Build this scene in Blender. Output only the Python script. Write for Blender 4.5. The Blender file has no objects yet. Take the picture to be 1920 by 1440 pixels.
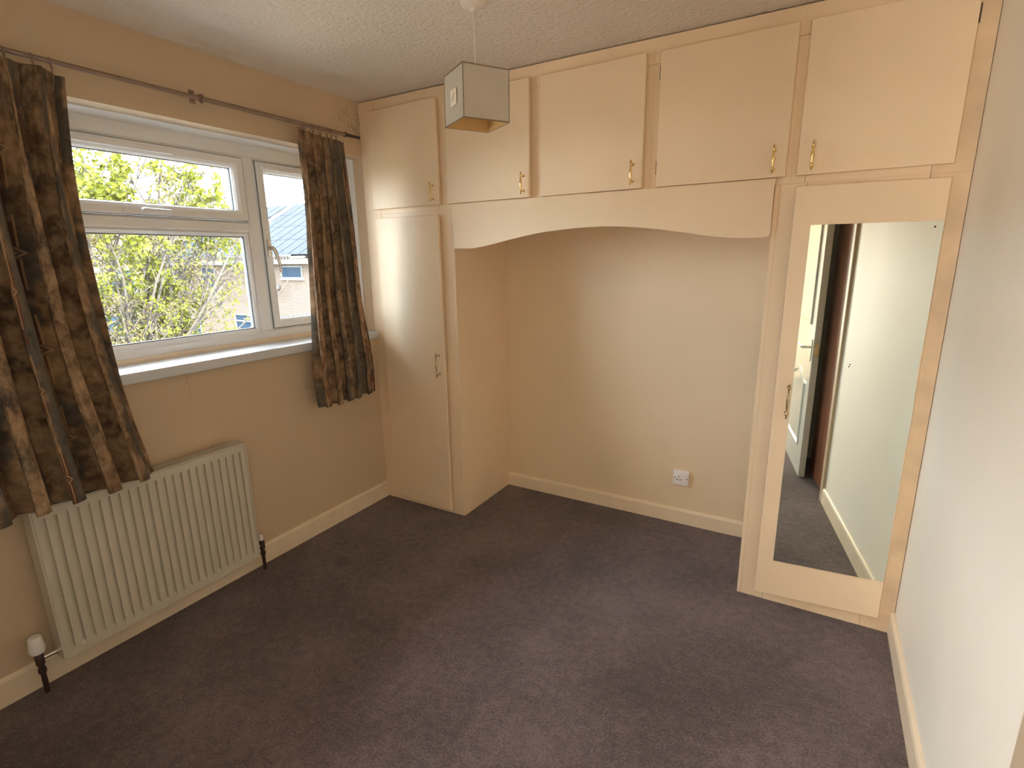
import bpy, bmesh, math, random
from mathutils import Vector, Matrix, noise as mnoise

C = bpy.context
scene = C.scene
col = scene.collection
random.seed(7)

# ------------------------------------------------------------------ camera
cam_d = bpy.data.cameras.new('camera')
cam = bpy.data.objects.new('camera', cam_d)
col.objects.link(cam)
CP = (2.3755, -2.3825, 1.5272)
yaw, pitch, roll = -0.5294, -0.2345, -0.0158
fw = Vector((math.sin(yaw)*math.cos(pitch), math.cos(yaw)*math.cos(pitch), math.sin(pitch)))
rt0 = Vector((math.cos(yaw), -math.sin(yaw), 0))
up0 = rt0.cross(fw)
rt = math.cos(roll)*rt0 + math.sin(roll)*up0
up = -math.sin(roll)*rt0 + math.cos(roll)*up0
M = Matrix((rt, up, -fw)).transposed().to_4x4()
M.translation = Vector(CP)
cam.matrix_world = M
cam_d.sensor_width = 36.0
cam_d.lens = 983.18/1920*36.0
cam_d.clip_start = 0.02
cam_d.clip_end = 300
scene.camera = cam

# ------------------------------------------------------------------ light
SKY = 10.0
EXPOSURE = 1.58
world = bpy.data.worlds.new('sky')
scene.world = world
world.use_nodes = True
wn, wl = world.node_tree.nodes, world.node_tree.links
wn.clear()
wo = wn.new('ShaderNodeOutputWorld'); wb = wn.new('ShaderNodeBackground')
wt = wn.new('ShaderNodeTexCoord'); wz = wn.new('ShaderNodeTexNoise')
wz.inputs['Scale'].default_value = 3.2; wz.inputs['Detail'].default_value = 7; wz.inputs['Roughness'].default_value = .6
wr = wn.new('ShaderNodeValToRGB')
wr.color_ramp.elements[0].position = .38; wr.color_ramp.elements[0].color = (.52, .72, .93, 1)
wr.color_ramp.elements[1].position = .58; wr.color_ramp.elements[1].color = (1, .98, .955, 1)
wl.new(wt.outputs['Generated'], wz.inputs['Vector']); wl.new(wz.outputs['Fac'], wr.inputs['Fac'])
wl.new(wr.outputs['Color'], wb.inputs['Color']); wb.inputs['Strength'].default_value = SKY
wl.new(wb.outputs['Background'], wo.inputs['Surface'])

def add_light(name, kind, loc, direction=None, **kw):
    d = bpy.data.lights.new(name, kind); o = bpy.data.objects.new(name, d); col.objects.link(o)
    o.location = loc
    if direction is not None:
        o.rotation_euler = Vector(direction).to_track_quat('-Z', 'Y').to_euler()
    for k, v in kw.items(): setattr(d, k, v)
    return o

add_light('sun', 'SUN', (10, -5, 20), (-1.2, .22, -1.0), energy=20.0, angle=.01, color=(1, .93, .82))
po = add_light('sky_portal', 'AREA', (-.33, -1.1, 1.6), (1, 0, 0), shape='RECTANGLE', size=1.0, size_y=2.3)
po.rotation_euler = Matrix(((0, 0, -1), (0, -1, 0), (-1, 0, 0))).to_euler()   # -Z points to +x
po.data.shape = 'RECTANGLE'; po.data.size = 1.1; po.data.size_y = 2.3
po.data.cycles.is_portal = True
FRONT_FILL = 6.0
SIDE_FILL = 35.0
add_light('added_front_fill', 'AREA', (2.0, -3.4, 2.36), (0, 0, -1), shape='SQUARE', size=.7, energy=FRONT_FILL, color=(1, .91, .78))  # added fill lamp on the unseen landing, lifts the wardrobe fronts

add_light('added_side_fill', 'AREA', (1.25, -5.05, 1.1), (0, 1, 0), shape='RECTANGLE', size=1.0, size_y=1.5, energy=SIDE_FILL, color=(1, .95, .88))  # added fill behind the camera to brighten the right wall, no window there

vs = scene.view_settings
vs.view_transform = 'Standard'
try: vs.look = 'None'
except Exception: pass
vs.exposure = EXPOSURE; vs.gamma = 1.0; vs.use_curve_mapping = False
cy = scene.cycles
cy.max_bounces = 14; cy.diffuse_bounces = 8; cy.glossy_bounces = 5; cy.transparent_max_bounces = 16
cy.sample_clamp_indirect = 12.0
cy.use_denoising = True

# ------------------------------------------------------------------ materials
class NT:
    def __init__(s, name):
        s.m = bpy.data.materials.new(name); s.m.use_nodes = True
        s.n = s.m.node_tree.nodes; s.l = s.m.node_tree.links
        s.p = s.n['Principled BSDF']; s.out = s.n['Material Output']
    def new(s, t, **kw):
        x = s.n.new(t)
        for k, v in kw.items():
            if k.startswith('i_'): x.inputs[k[2:].replace('_', ' ')].default_value = v
            else: setattr(x, k, v)
        return x
    def link(s, a, b): s.l.new(a, b)
    def coord(s, kind='Object'):
        return s.new('ShaderNodeTexCoord').outputs[kind]
    def noise(s, vec, scale, detail=4, rough=.5):
        x = s.new('ShaderNodeTexNoise'); x.inputs['Scale'].default_value = scale
        x.inputs['Detail'].default_value = detail; x.inputs['Roughness'].default_value = rough
        if vec is not None: s.link(vec, x.inputs['Vector'])
        return x.outputs['Fac']
    def ramp(s, fac, stops):
        r = s.new('ShaderNodeValToRGB'); e = r.color_ramp.elements
        while len(e) < len(stops): e.new(.5)
        for i, (p, c) in enumerate(stops):
            e[i].position = p; e[i].color = (*c, 1) if len(c) == 3 else c
        s.link(fac, r.inputs['Fac']); return r.outputs['Color']
    def math(s, op, a, b=None, clamp=False):
        x = s.new('ShaderNodeMath', operation=op); x.use_clamp = clamp
        for i, v in enumerate((a, b)):
            if v is None: continue
            if isinstance(v, (int, float)): x.inputs[i].default_value = v
            else: s.link(v, x.inputs[i])
        return x.outputs[0]
    def mix(s, fac, a, b, blend='MIX'):
        x = s.new('ShaderNodeMixRGB', blend_type=blend)
        for k, v in (('Fac', fac), ('Color1', a), ('Color2', b)):
            if isinstance(v, (int, float)): x.inputs[k].default_value = v
            elif isinstance(v, tuple): x.inputs[k].default_value = (*v, 1) if len(v) == 3 else v
            else: s.link(v, x.inputs[k])
        return x.outputs['Color']
    def mapping(s, vec, scale=(1, 1, 1), loc=(0, 0, 0)):
        x = s.new('ShaderNodeMapping'); x.inputs['Scale'].default_value = scale; x.inputs['Location'].default_value = loc
        s.link(vec, x.inputs['Vector']); return x.outputs['Vector']
    def sep(s, vec):
        x = s.new('ShaderNodeSeparateXYZ'); s.link(vec, x.inputs[0]); return x.outputs
    def bump(s, h, strength=.3, dist=.01):
        b = s.new('ShaderNodeBump'); b.inputs['Strength'].default_value = strength; b.inputs['Distance'].default_value = dist
        s.link(h, b.inputs['Height']); s.link(b.outputs['Normal'], s.p.inputs['Normal'])
    def base(s, c):
        if isinstance(c, tuple): s.p.inputs['Base Color'].default_value = (*c, 1)
        else: s.link(c, s.p.inputs['Base Color'])
    def rough(s, v):
        if isinstance(v, (int, float)): s.p.inputs['Roughness'].default_value = v
        else: s.link(v, s.p.inputs['Roughness'])
    def set(s, **kw):
        for k, v in kw.items(): s.p.inputs[k.replace('_', ' ')].default_value = v

MAT = {}
def simple(name, c, rough=.5, metallic=0, var=.04, scale=6, bump=None, spec=None):
    t = NT(name); co = t.coord()
    n = t.noise(co, scale, 5)
    lo = tuple(x*(1-var) for x in c); hi = tuple(min(1, x*(1+var)) for x in c)
    t.base(t.ramp(n, [(.3, lo), (.7, hi)])); t.rough(rough); t.set(Metallic=metallic)
    if spec is not None: t.p.inputs['Specular IOR Level'].default_value = spec
    if bump: t.bump(t.noise(co, bump[0], 3), bump[1], bump[2])
    MAT[name] = t.m; return t

WALLC = (.80, .645, .45)
simple('wall_paint', WALLC, .62, var=.03, scale=2.2, bump=(140, .12, .002))
simple('wall_cream', (.90, .84, .73), .55, var=.03, scale=2.0, bump=(140, .10, .002))
simple('wardrobe_paint', (.86, .68, .475), .5, var=.03, scale=3, bump=(60, .06, .002), spec=.3)
simple('trim_paint', (.84, .70, .52), .4, var=.05, scale=9)
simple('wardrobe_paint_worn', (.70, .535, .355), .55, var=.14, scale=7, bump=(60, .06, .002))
simple('architrave_tan', (.52, .40, .27), .5)
simple('upvc', (.86, .86, .85), .28, var=.01)
simple('sill_white', (.66, .68, .71), .25, var=.02)
simple('gasket', (.10, .11, .12), .6)
simple('seal_grey', (.22, .21, .20), .7)
simple('radiator_white', (.62, .575, .475), .35, var=.02)
simple('white_plastic', (.86, .83, .82), .35, var=.02)
simple('dark_slot', (.02, .02, .02), .6)
simple('brass', (.83, .62, .28), .22, metallic=1, var=.12, scale=60)
simple('aged_brass', (.50, .38, .22), .25, metallic=1, var=.2, scale=60)
simple('pole_metal', (.34, .25, .19), .38, metallic=.75, var=.1, scale=20)
simple('dark_pipe', (.07, .045, .04), .35, metallic=.4)
simple('chrome', (.75, .74, .72), .12, metallic=1, var=.03)
simple('shade_outer', (.52, .47, .40), .75, var=.05, scale=12, bump=(400, .15, .001))
simple('shade_inner', (.66, .43, .17), .8, var=.06, scale=14)
simple('shade_trim', (.22, .16, .11), .7)
simple('sticker', (.90, .80, .68), .6)
simple('sticker_mark', (.25, .19, .14), .6)
simple('door_white', (.60, .61, .55), .14, var=.01)
simple('red_brown_wood', (.23, .085, .045), .45, var=.15, scale=8)
simple('dark_edge', (.06, .045, .035), .8)
simple('cable_white', (.75, .68, .60), .5)
simple('plaster', (.80, .74, .66), .8)

# window-wall paint: mould stain in the top corner beside the cupboards, plaster crack below the sill
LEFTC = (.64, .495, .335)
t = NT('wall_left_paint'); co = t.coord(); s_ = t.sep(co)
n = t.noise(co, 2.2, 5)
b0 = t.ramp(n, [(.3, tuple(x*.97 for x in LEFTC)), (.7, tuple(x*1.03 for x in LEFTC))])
dy = t.math('POWER', t.math('MULTIPLY', t.math('ADD', s_[1], .05), 7.0), 2)
dz = t.math('POWER', t.math('MULTIPLY', t.math('SUBTRACT', s_[2], 2.275), 9.0), 2)
near = t.math('SUBTRACT', 1.0, t.math('ADD', dy, dz), True)
blot = t.math('MULTIPLY', near, t.math('GREATER_THAN', t.noise(co, 26, 6, .7), .52), True)
b1 = t.mix(t.math('MULTIPLY', blot, .4), b0, (.16, .12, .08))
# hairline crack, y about -1.18, z .86..1.05
wob = t.math('MULTIPLY', t.math('SUBTRACT', t.noise(co, 18, 3), .5), .05)
dl = t.math('ABSOLUTE', t.math('ADD', t.math('ADD', s_[1], 1.155), wob))
inl = t.math('LESS_THAN', dl, .0022)
zr = t.math('MULTIPLY', t.math('GREATER_THAN', s_[2], .92), t.math('LESS_THAN', s_[2], 1.06))
b2 = t.mix(t.math('MULTIPLY', t.math('MULTIPLY', inl, zr), .35), b1, (.35, .24, .14))
t.base(b2); t.rough(.62); t.bump(t.noise(co, 140, 3), .12, .002)
MAT['wall_left_paint'] = t.m

# artex ceiling: stippled except for a smooth margin along the window wall
t = NT('ceiling_artex'); co = t.coord(); s_ = t.sep(co)
t.base((.76, .68, .60)); t.rough(.85)
edge = t.new('ShaderNodeMapRange'); edge.inputs['From Min'].default_value = .10; edge.inputs['From Max'].default_value = .22
t.link(s_[0], edge.inputs['Value'])
h = t.math('ADD', t.noise(co, 55, 2, .5), t.math('MULTIPLY', t.noise(co, 120, 2), .4))
ridge = t.math('MULTIPLY', t.math('SINE', t.math('MULTIPLY', s_[0], 190)), t.math('SUBTRACT', 1.0, edge.outputs[0], True))
hh = t.math('ADD', t.math('MULTIPLY', h, edge.outputs[0]), t.math('MULTIPLY', ridge, .05))
t.bump(hh, .75, .012)
MAT['ceiling_artex'] = t.m

# carpet
t = NT('carpet'); co = t.coord()
n1 = t.noise(co, 1.6, 5, .6); n2 = t.noise(co, 120, 3, .8); n3 = t.noise(co, 28, 4, .6)
f = t.math('ADD', t.math('MULTIPLY', n1, .34), t.math('ADD', t.math('MULTIPLY', n2, .46), t.math('MULTIPLY', n3, .2)))
c_ = t.ramp(f, [(.42, (.060, .038, .037)), (.50, (.120, .081, .080)), (.58, (.20, .142, .142))])
st = t.sep(co)
spot = t.math('SUBTRACT', 1.0, t.math('MULTIPLY', t.math('ADD', t.math('POWER', t.math('SUBTRACT', st[0], .36), 2), t.math('POWER', t.math('ADD', st[1], .72), 2)), 300), True)
c_ = t.mix(t.math('MULTIPLY', spot, .45), c_, (.02, .014, .013))
t.base(c_); t.rough(.95); t.p.inputs['Specular IOR Level'].default_value = .1
t.p.inputs['Sheen Weight'].default_value = .25; t.p.inputs['Sheen Roughness'].default_value = .6
t.bump(t.math('ADD', n2, t.math('MULTIPLY', n3, .6)), .8, .008)
MAT['carpet'] = t.m

# glass: thin clear pane
t = NT('glass'); t.n.remove(t.p)
tr = t.new('ShaderNodeBsdfTransparent'); gl = t.new('ShaderNodeBsdfGlossy'); gl.inputs['Roughness'].default_value = .02
tr.inputs['Color'].default_value = (.97, .985, .98, 1)
fr = t.new('ShaderNodeFresnel'); fr.inputs['IOR'].default_value = 1.3
mx = t.new('ShaderNodeMixShader'); t.link(fr.outputs[0], mx.inputs[0]); t.link(tr.outputs[0], mx.inputs[1]); t.link(gl.outputs[0], mx.inputs[2])
t.link(mx.outputs[0], t.out.inputs['Surface']); MAT['glass'] = t.m

t = NT('mirror_glass'); t.base((.82, .86, .78)); t.set(Metallic=1.0); t.rough(.015); MAT['mirror_glass'] = t.m
simple('house_glass', (.012, .022, .036), .1, var=.1, spec=.25)

# curtain print
t = NT('curtain_print'); uv = t.coord('UV'); su = t.sep(uv)
mp = t.mapping(uv, (10, 5.0, 1)); mp2 = t.mapping(uv, (27, 16, 1), (3, 1, 0)); mp3 = t.mapping(uv, (70, 34, 1))
n1 = t.noise(mp, 1.0, 3, .55); n2 = t.noise(mp2, 1.0, 4, .6); n3 = t.noise(mp3, 1, 3, .6)
base = t.ramp(n1, [(.40, (.060, .066, .062)), (.46, (.12, .078, .050)), (.52, (.33, .205, .115)), (.60, (.56, .37, .22))])
blot = t.ramp(n2, [(.42, (.085, .045, .033)), (.50, (.29, .175, .10)), (.60, (.54, .36, .22))])
c0 = t.mix(.5, base, blot)
c0 = t.mix(.3, c0, t.ramp(n3, [(.4, (.10, .065, .042)), (.62, (.42, .29, .16))]))
# grey-green bands and rust veins running down the cloth (u in metres of cloth)
band = t.math('SINE', t.math('ADD', t.math('MULTIPLY', su[0], 30.0), t.math('MULTIPLY', n1, 5.0)))
c1 = t.mix(t.math('MULTIPLY', t.math('MULTIPLY', t.math('SUBTRACT', band, .25), 1.6, True), t.math('MULTIPLY', n2, 1.3), True), c0, (.085, .095, .092))
vein = t.math('ABSOLUTE', t.math('SUBTRACT', t.math('FRACT', t.math('ADD', t.math('MULTIPLY', su[0], 5.2), t.math('MULTIPLY', n2, .10))), .5))
veinm = t.math('MULTIPLY', t.math('LESS_THAN', vein, .045), t.math('GREATER_THAN', t.noise(t.mapping(uv, (14, 5, 1)), 1, 2), .5))
c2 = t.mix(t.math('MULTIPLY', veinm, .7), c1, (.15, .055, .030))
# knotted chain motif
cu = t.math('SUBTRACT', t.math('FRACT', t.math('MULTIPLY', su[0], 5.2)), .5)
cv = t.math('SUBTRACT', t.math('FRACT', t.math('ADD', t.math('MULTIPLY', su[1], 3.1), t.math('MULTIPLY', t.math('FLOOR', t.math('MULTIPLY', su[0], 5.2)), .37))), .5)
ax = t.math('DIVIDE', t.math('ABSOLUTE', cu), 5.2); av = t.math('DIVIDE', t.math('ABSOLUTE', cv), 3.1)
dia = t.math('ADD', ax, av)
ringm = t.math('LESS_THAN', t.math('ABSOLUTE', t.math('SUBTRACT', dia, .017)), .0034)
dot_ = t.math('LESS_THAN', dia, .006)
line = t.math('MULTIPLY', t.math('LESS_THAN', t.math('ABSOLUTE', t.math('SUBTRACT', ax, .007)), .0020), t.math('GREATER_THAN', dia, .025))
gold = t.math('MAXIMUM', t.math('MAXIMUM', ringm, dot_), t.math('MULTIPLY', line, t.math('LESS_THAN', av, .12)))
c3 = t.mix(t.math('MULTIPLY', gold, .6), c2, (.62, .38, .21))
red = t.math('MULTIPLY', t.math('LESS_THAN', ax, .005), t.math('MULTIPLY', t.math('GREATER_THAN', dia, .025), t.math('LESS_THAN', av, .1)))
c4 = t.mix(t.math('MULTIPLY', red, .45), c3, (.11, .03, .018))
t.base(c4); t.rough(.85); t.p.inputs['Specular IOR Level'].default_value = .2
t.bump(t.noise(t.mapping(uv, (900, 900, 1)), 1, 2), .1, .001)
tl = t.new('ShaderNodeBsdfTranslucent'); t.link(c4, tl.inputs['Color'])
mx = t.new('ShaderNodeMixShader'); mx.inputs[0].default_value = .10
t.link(t.p.outputs[0], mx.inputs[1]); t.link(tl.outputs[0], mx.inputs[2]); t.link(mx.outputs[0], t.out.inputs['Surface'])
MAT['curtain_print'] = t.m
simple('curtain_lining', (.62, .55, .45), .9)

# exterior
def brick_mat(name, c1, c2, mortar, axis):
    t = NT(name); co = t.coord(); s = t.sep(co)
    cmb = t.new('ShaderNodeCombineXYZ'); t.link(s[axis], cmb.inputs[0]); t.link(s[2], cmb.inputs[1])
    b = t.new('ShaderNodeTexBrick'); t.link(cmb.outputs[0], b.inputs['Vector'])
    b.inputs['Scale'].default_value = 1.0; b.inputs['Brick Width'].default_value = .225; b.inputs['Row Height'].default_value = .075
    b.inputs['Mortar Size'].default_value = .013; b.inputs['Color1'].default_value = (*c1, 1); b.inputs['Color2'].default_value = (*c2, 1)
    b.inputs['Mortar'].default_value = (*mortar, 1); b.inputs['Bias'].default_value = -.1
    t.base(t.mix(.25, b.outputs['Color'], t.ramp(t.noise(co, 1.1, 4), [(.3, c1), (.7, c2)]))); t.rough(.9)
    t.bump(b.outputs['Fac'], .4, -.01); MAT[name] = t.m
brick_mat('brick_pink', (.026, .0145, .0095), (.042, .025, .017), (.105, .088, .070), 0)
brick_mat('brick_buff', (.028, .020, .011), (.038, .027, .015), (.048, .040, .030), 1)
simple('roof_slate', (.006, .007, .009), .7, var=.2, scale=3, spec=.1)
simple('panel_blue', (.010, .0135, .020), .7, var=.15, scale=.8, spec=.05)
simple('verge_tile', (.055, .047, .038), .8, var=.2, scale=8)
simple('fascia_white', (.085, .085, .085), .5, spec=.2)
simple('gutter_grey', (.035, .035, .038), .5)
simple('paving', (.18, .16, .13), .9, var=.15, scale=.6)
simple('bark', (.022, .017, .013), .9, var=.3, scale=14)
def leaf_mat(name, a, b):
    t = NT(name); co = t.coord()
    c = t.ramp(t.noise(co, 3.0, 2), [(.35, a), (.65, b)])
    t.base(c); t.rough(.6); t.p.inputs['Specular IOR Level'].default_value = .2
    tl = t.new('ShaderNodeBsdfTranslucent'); t.link(c, tl.inputs['Color'])
    mx = t.new('ShaderNodeMixShader'); mx.inputs[0].default_value = .45
    t.link(t.p.outputs[0], mx.inputs[1]); t.link(tl.outputs[0], mx.inputs[2]); t.link(mx.outputs[0], t.out.inputs['Surface'])
    MAT[name] = t.m
leaf_mat('leaf_lime', (.060, .068, .006), (.088, .094, .009))
leaf_mat('leaf_bud', (.070, .058, .020), (.095, .085, .022))

# ------------------------------------------------------------------ mesh helpers
def V(*a): return Vector(a)
def box(bm, x0, x1, y0, y1, z0, z1, bev=0, seg=2, T=None):
    x0, x1 = min(x0, x1), max(x0, x1); y0, y1 = min(y0, y1), max(y0, y1); z0, z1 = min(z0, z1), max(z0, z1)
    vs = [bm.verts.new((x, y, z)) for x in (x0, x1) for y in (y0, y1) for z in (z0, z1)]
    F = [(0, 1, 3, 2), (4, 6, 7, 5), (0, 4, 5, 1), (2, 3, 7, 6), (0, 2, 6, 4), (1, 5, 7, 3)]
    fs = [bm.faces.new([vs[i] for i in f]) for f in F]
    if bev:
        es = list({e for f in fs for e in f.edges})
        r = bmesh.ops.bevel(bm, geom=es, offset=bev, segments=seg, affect='EDGES', profile=.5)
        vs = list({v for f in r['faces'] for v in f.verts} | {v for v in vs if v.is_valid})
    if T is not None:
        for v in vs: v.co = T @ v.co
    return vs

def prism(bm, pts, axis, a, b):
    """extrude a polygon (list of 2-tuples in the other two axes, in order) along axis from a to b"""
    def mk(p, c):
        q = list(p); q.insert(axis, c); return bm.verts.new(q)
    A = [mk(p, a) for p in pts]; B = [mk(p, b) for p in pts]
    bm.faces.new(A); bm.faces.new(B[::-1])
    n = len(pts)
    for i in range(n): bm.faces.new((A[i], B[i], B[(i+1) % n], A[(i+1) % n]))
    return A + B

def lathe(bm, prof, M4=None, n=16, cap=True):
    """prof: list of (radius, height) revolved round z"""
    rings = []
    for r, h in prof:
        ring = []
        for i in range(n):
            a = 2*math.pi*i/n; p = Vector((r*math.cos(a), r*math.sin(a), h))
            ring.append(bm.verts.new(M4 @ p if M4 else p))
        rings.append(ring)
    for a, b in zip(rings, rings[1:]):
        for i in range(n): bm.faces.new((a[i], a[(i+1) % n], b[(i+1) % n], b[i]))
    if cap: bm.faces.new(rings[0][::-1]); bm.faces.new(rings[-1])

def tube(bm, pts, rad, n=10, cap=True):
    pts = [Vector(p) for p in pts]; rings = []
    rads = rad if isinstance(rad, (list, tuple)) else [rad]*len(pts)
    ref = None
    for i, p in enumerate(pts):
        d = (pts[min(i+1, len(pts)-1)] - pts[max(i-1, 0)]).normalized()
        if ref is None: ref = d.orthogonal().normalized()
        u = (ref - d*ref.dot(d))
        u = u.normalized() if u.length > 1e-6 else d.orthogonal().normalized()
        ref = u; w = d.cross(u)
        rings.append([bm.verts.new(p + rads[i]*(math.cos(2*math.pi*k/n)*u + math.sin(2*math.pi*k/n)*w)) for k in range(n)])
    for a, b in zip(rings, rings[1:]):
        for k in range(n): bm.faces.new((a[k], a[(k+1) % n], b[(k+1) % n], b[k]))
    if cap: bm.faces.new(rings[0][::-1]); bm.faces.new(rings[-1])

def torus(bm, c, axis, R, r, n=20, m=8):
    c = Vector(c); axis = Vector(axis).normalized(); u = axis.orthogonal().normalized(); w = axis.cross(u)
    rings = []
    for i in range(n):
        a = 2*math.pi*i/n; d = math.cos(a)*u + math.sin(a)*w
        rings.append([bm.verts.new(c + d*(R + r*math.cos(2*math.pi*k/m)) + axis*r*math.sin(2*math.pi*k/m)) for k in range(m)])
    for i in range(n):
        a, b = rings[i], rings[(i+1) % n]
        for k in range(m): bm.faces.new((a[k], b[k], b[(k+1) % m], a[(k+1) % m]))

def ring_frame(bm, y0, y1, z0, z1, prof, corners=None):
    """mitred frame in a plane x=const; prof = [(inset, x), ...] closed section"""
    if corners is None:
        cs = lambda o: [(y0+o, z0+o), (y1-o, z0+o), (y1-o, z1-o), (y0+o, z1-o)]
    loops = []
    for o, x in prof: loops.append([bm.verts.new((x, y, z)) for y, z in cs(o)])
    m = len(loops)
    for i in range(m):
        a, b = loops[i], loops[(i+1) % m]
        for k in range(4): bm.faces.new((a[k], a[(k+1) % 4], b[(k+1) % 4], b[k]))

def finish(bm, name, mat, parent=None, smooth=False, uvfix=False):
    bmesh.ops.recalc_face_normals(bm, faces=bm.faces[:])
    me = bpy.data.meshes.new(name); bm.to_mesh(me); bm.free()
    o = bpy.data.objects.new(name, me); col.objects.link(o)
    mats = mat if isinstance(mat, (list, tuple)) else [mat]
    for m in mats: me.materials.append(MAT[m] if isinstance(m, str) else m)
    if smooth:
        for p in me.polygons: p.use_smooth = True
        try: me.set_sharp_from_angle(angle=math.radians(38))
        except Exception: pass
    if parent is not None:
        o.parent = parent
        if parent.parent is None: o.location = -Vector(parent.location)
    return o

def bx(name, mat, parent, *a, bev=.0015, T=None, smooth=False):
    bm = bmesh.new(); box(bm, *a, bev=bev, T=T); return finish(bm, name, mat, parent, smooth)

def thing(name, label, cat, loc=(0, 0, 0), group=None):
    o = bpy.data.objects.new(name, None); col.objects.link(o); o.location = loc; o.empty_display_size = .1
    o['label'] = label; o['category'] = cat
    if group: o['group'] = group
    return o
def tag(o, label, cat, group=None):
    o['label'] = label; o['category'] = cat
    if group: o['group'] = group
    return o
def struct(o): o['kind'] = 'structure'; return o
def struct_empty(name, loc=(0, 0, 0)):
    o = bpy.data.objects.new(name, None); col.objects.link(o); o.location = loc; o['kind'] = 'structure'; return o

# ------------------------------------------------------------------ room shell
W, D, H = 2.773, .541, 2.4
XA, XB = .6335, 2.180          # alcove between the two wardrobes
YR = -2.47                     # rear wall (the doorway the photograph was taken from)
WZ0, WZ1, WY0, WY1 = 1.10, 2.11, -2.38, .006   # window opening, left end widened beyond view to let in more daylight

struct(bx('floor', 'carpet', None, -.0, W+.35, -5.3, D+.1, -.12, 0, bev=0))
struct(bx('ceiling', 'ceiling_artex', None, -.3, W+.35, -5.3, D+.2, H, H+.25, bev=0))
bm = bmesh.new()
box(bm, -.3, 0, -5.3, D+.1, -.12, WZ0-.04); box(bm, -.3, 0, -5.3, D+.1, WZ1, H)
box(bm, -.3, 0, -5.3, WY0, WZ0-.04, WZ1); box(bm, -.3, 0, WY1, D+.1, WZ0-.04, WZ1)
struct(finish(bm, 'wall_left', 'wall_left_paint'))
struct(bx('wall_back', 'wall_paint', None, -.3, W+.35, D, D+.12, -.12, H, bev=0))
DY0, DY1, DZ = -2.10, -1.33, 2.0         # cupboard doorway in the right-hand wall
bm = bmesh.new()
box(bm, W, W+.12, DY1, D+.1, -.12, H); box(bm, W, W+.12, -5.3, DY0, -.12, H); box(bm, W, W+.12, DY0, DY1, DZ, H)
struct(finish(bm, 'wall_right', 'wall_cream'))
bm = bmesh.new()
box(bm, 0, 1.95, YR-.1, YR, -.0, H); box(bm, 1.95, W, YR-.1, YR, 2.32, H); box(bm, 2.745, W, YR-.1, YR, 0, 2.32)  # doorway head raised so more fill reaches the upper right wall
struct(finish(bm, 'wall_rear', 'wall_cream'))
struct(bx('wall_landing', 'wall_cream', None, 0, W+.12, -5.3, -5.1, 0, H, bev=0))
struct(bx('wall_landing_side', 'wall_cream', None, .5, .6, -5.1, YR-.1, 0, H, bev=0))

def skirting(name, axis, a, b, base, sign, h=.1, th=.015, mat='trim_paint'):
    bm = bmesh.new()
    pr = [(0, 0), (th, 0), (th, h-.014), (th*.75, h-.005), (th*.35, h), (0, h)]
    pts = [(base + sign*u, v) for u, v in pr]
    if axis == 1: prism(bm, pts, 1, a, b)
    else: prism(bm, pts, 0, a, b)
    return struct(finish(bm, name, mat))
skirting('baseboard_left', 1, YR, 0, 0, 1, h=.105)
skirting('baseboard_back', 0, XA, XB, D, -1, h=.09)
skirting('baseboard_right', 1, -1.284, 0, W, -1, h=.10)
skirting('baseboard_rear', 0, 0, 1.88, YR, 1, h=.10)

# cupboard doorway on the right wall: architrave and red-brown door
bm = bmesh.new()
for y0, y1 in ((DY1-.005, DY1+.045), (DY0-.045, DY0+.005)): box(bm, W-.016, W, y0, y1, 0, DZ+.07, bev=.003)
box(bm, W-.016, W, DY0-.045, DY1+.045, DZ-.005, DZ+.07, bev=.003)
struct(finish(bm, 'trim_1', 'architrave_tan'))
d2 = struct(bx('door_2', 'red_brown_wood', None, W+.012, W+.05, -1.80, DY1-.004, .006, DZ-.004, bev=.002))
bx('recess_shade_panel', 'dark_edge', d2, W+.085, W+.118, DY0+.001, DY1-.001, .002, DZ-.001, bev=0)  # near-black panel, stands in for the shade in the doorway

# rear doorway trim and the open white door folded back beside the right wall
bm = bmesh.new()
box(bm, 1.88, 1.955, YR, YR+.016, 0, 2.385, bev=.003); box(bm, 1.88, 2.755, YR, YR+.016, 2.315, 2.385, bev=.003)
struct(finish(bm, 'trim_2', 'trim_paint'))
door = struct_empty('door_1', (2.71, -2.44, 0))
LX0, LX1, LY0, LY1 = 2.688, 2.728, -2.43, -1.662
bx('door_leaf', 'door_white', door, LX0, LX1, LY0, LY1, .008, 1.975, bev=.002)
def moulding(y0, y1, z0, z1, slope):
    """raised moulding; top edge sweeps up toward the door's middle"""
    bm = bmesh.new()
    def loop(o):
        pts = [(y0+o, z0+o), (y1-o, z0+o)]
        for k in range(9):
            s = k/8; pts.append((y1-o + (y0-y1+2*o)*s, z1-o+slope*math.sin(math.pi*s)**2))
        return pts
    secs = [(0, LX0), (.006, LX0-.010), (.016, LX0-.010), (.026, LX0+.0)]
    loops = [[bm.verts.new((x, y, z)) for y, z in loop(o)] for o, x in secs]
    n = len(loops[0])
    for a, b in zip(loops, loops[1:]):
        for k in range(n): bm.faces.new((a[k], a[(k+1) % n], b[(k+1) % n], b[k]))
    finish(bm, 'panel_moulding', 'door_white', door)
ym = (LY0+LY1)/2
moulding(LY0+.12, LY1-.12, .20, .655, .07); moulding(LY0+.12, LY1-.12, 1.06, 1.80, .07)
hb = bx('handle_plate', 'chrome', door, LX0-.006, LX0, LY1-.075, LY1-.035, .825, .975, bev=.002)
bm = bmesh.new()
tube(bm, [(LX0-.004, LY1-.055, .920), (LX0-.05, LY1-.055, .920), (LX0-.055, LY1-.065, .920), (LX0-.055, LY1-.165, .930)], [.009, .009, .009, .007])
finish(bm, 'lever_handle', 'chrome', door, True)
bx('latch_plate', 'aged_brass', door, LX0+.008, LX1-.008, LY1-.001, LY1+.0015, .86, .955, bev=0)

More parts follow.
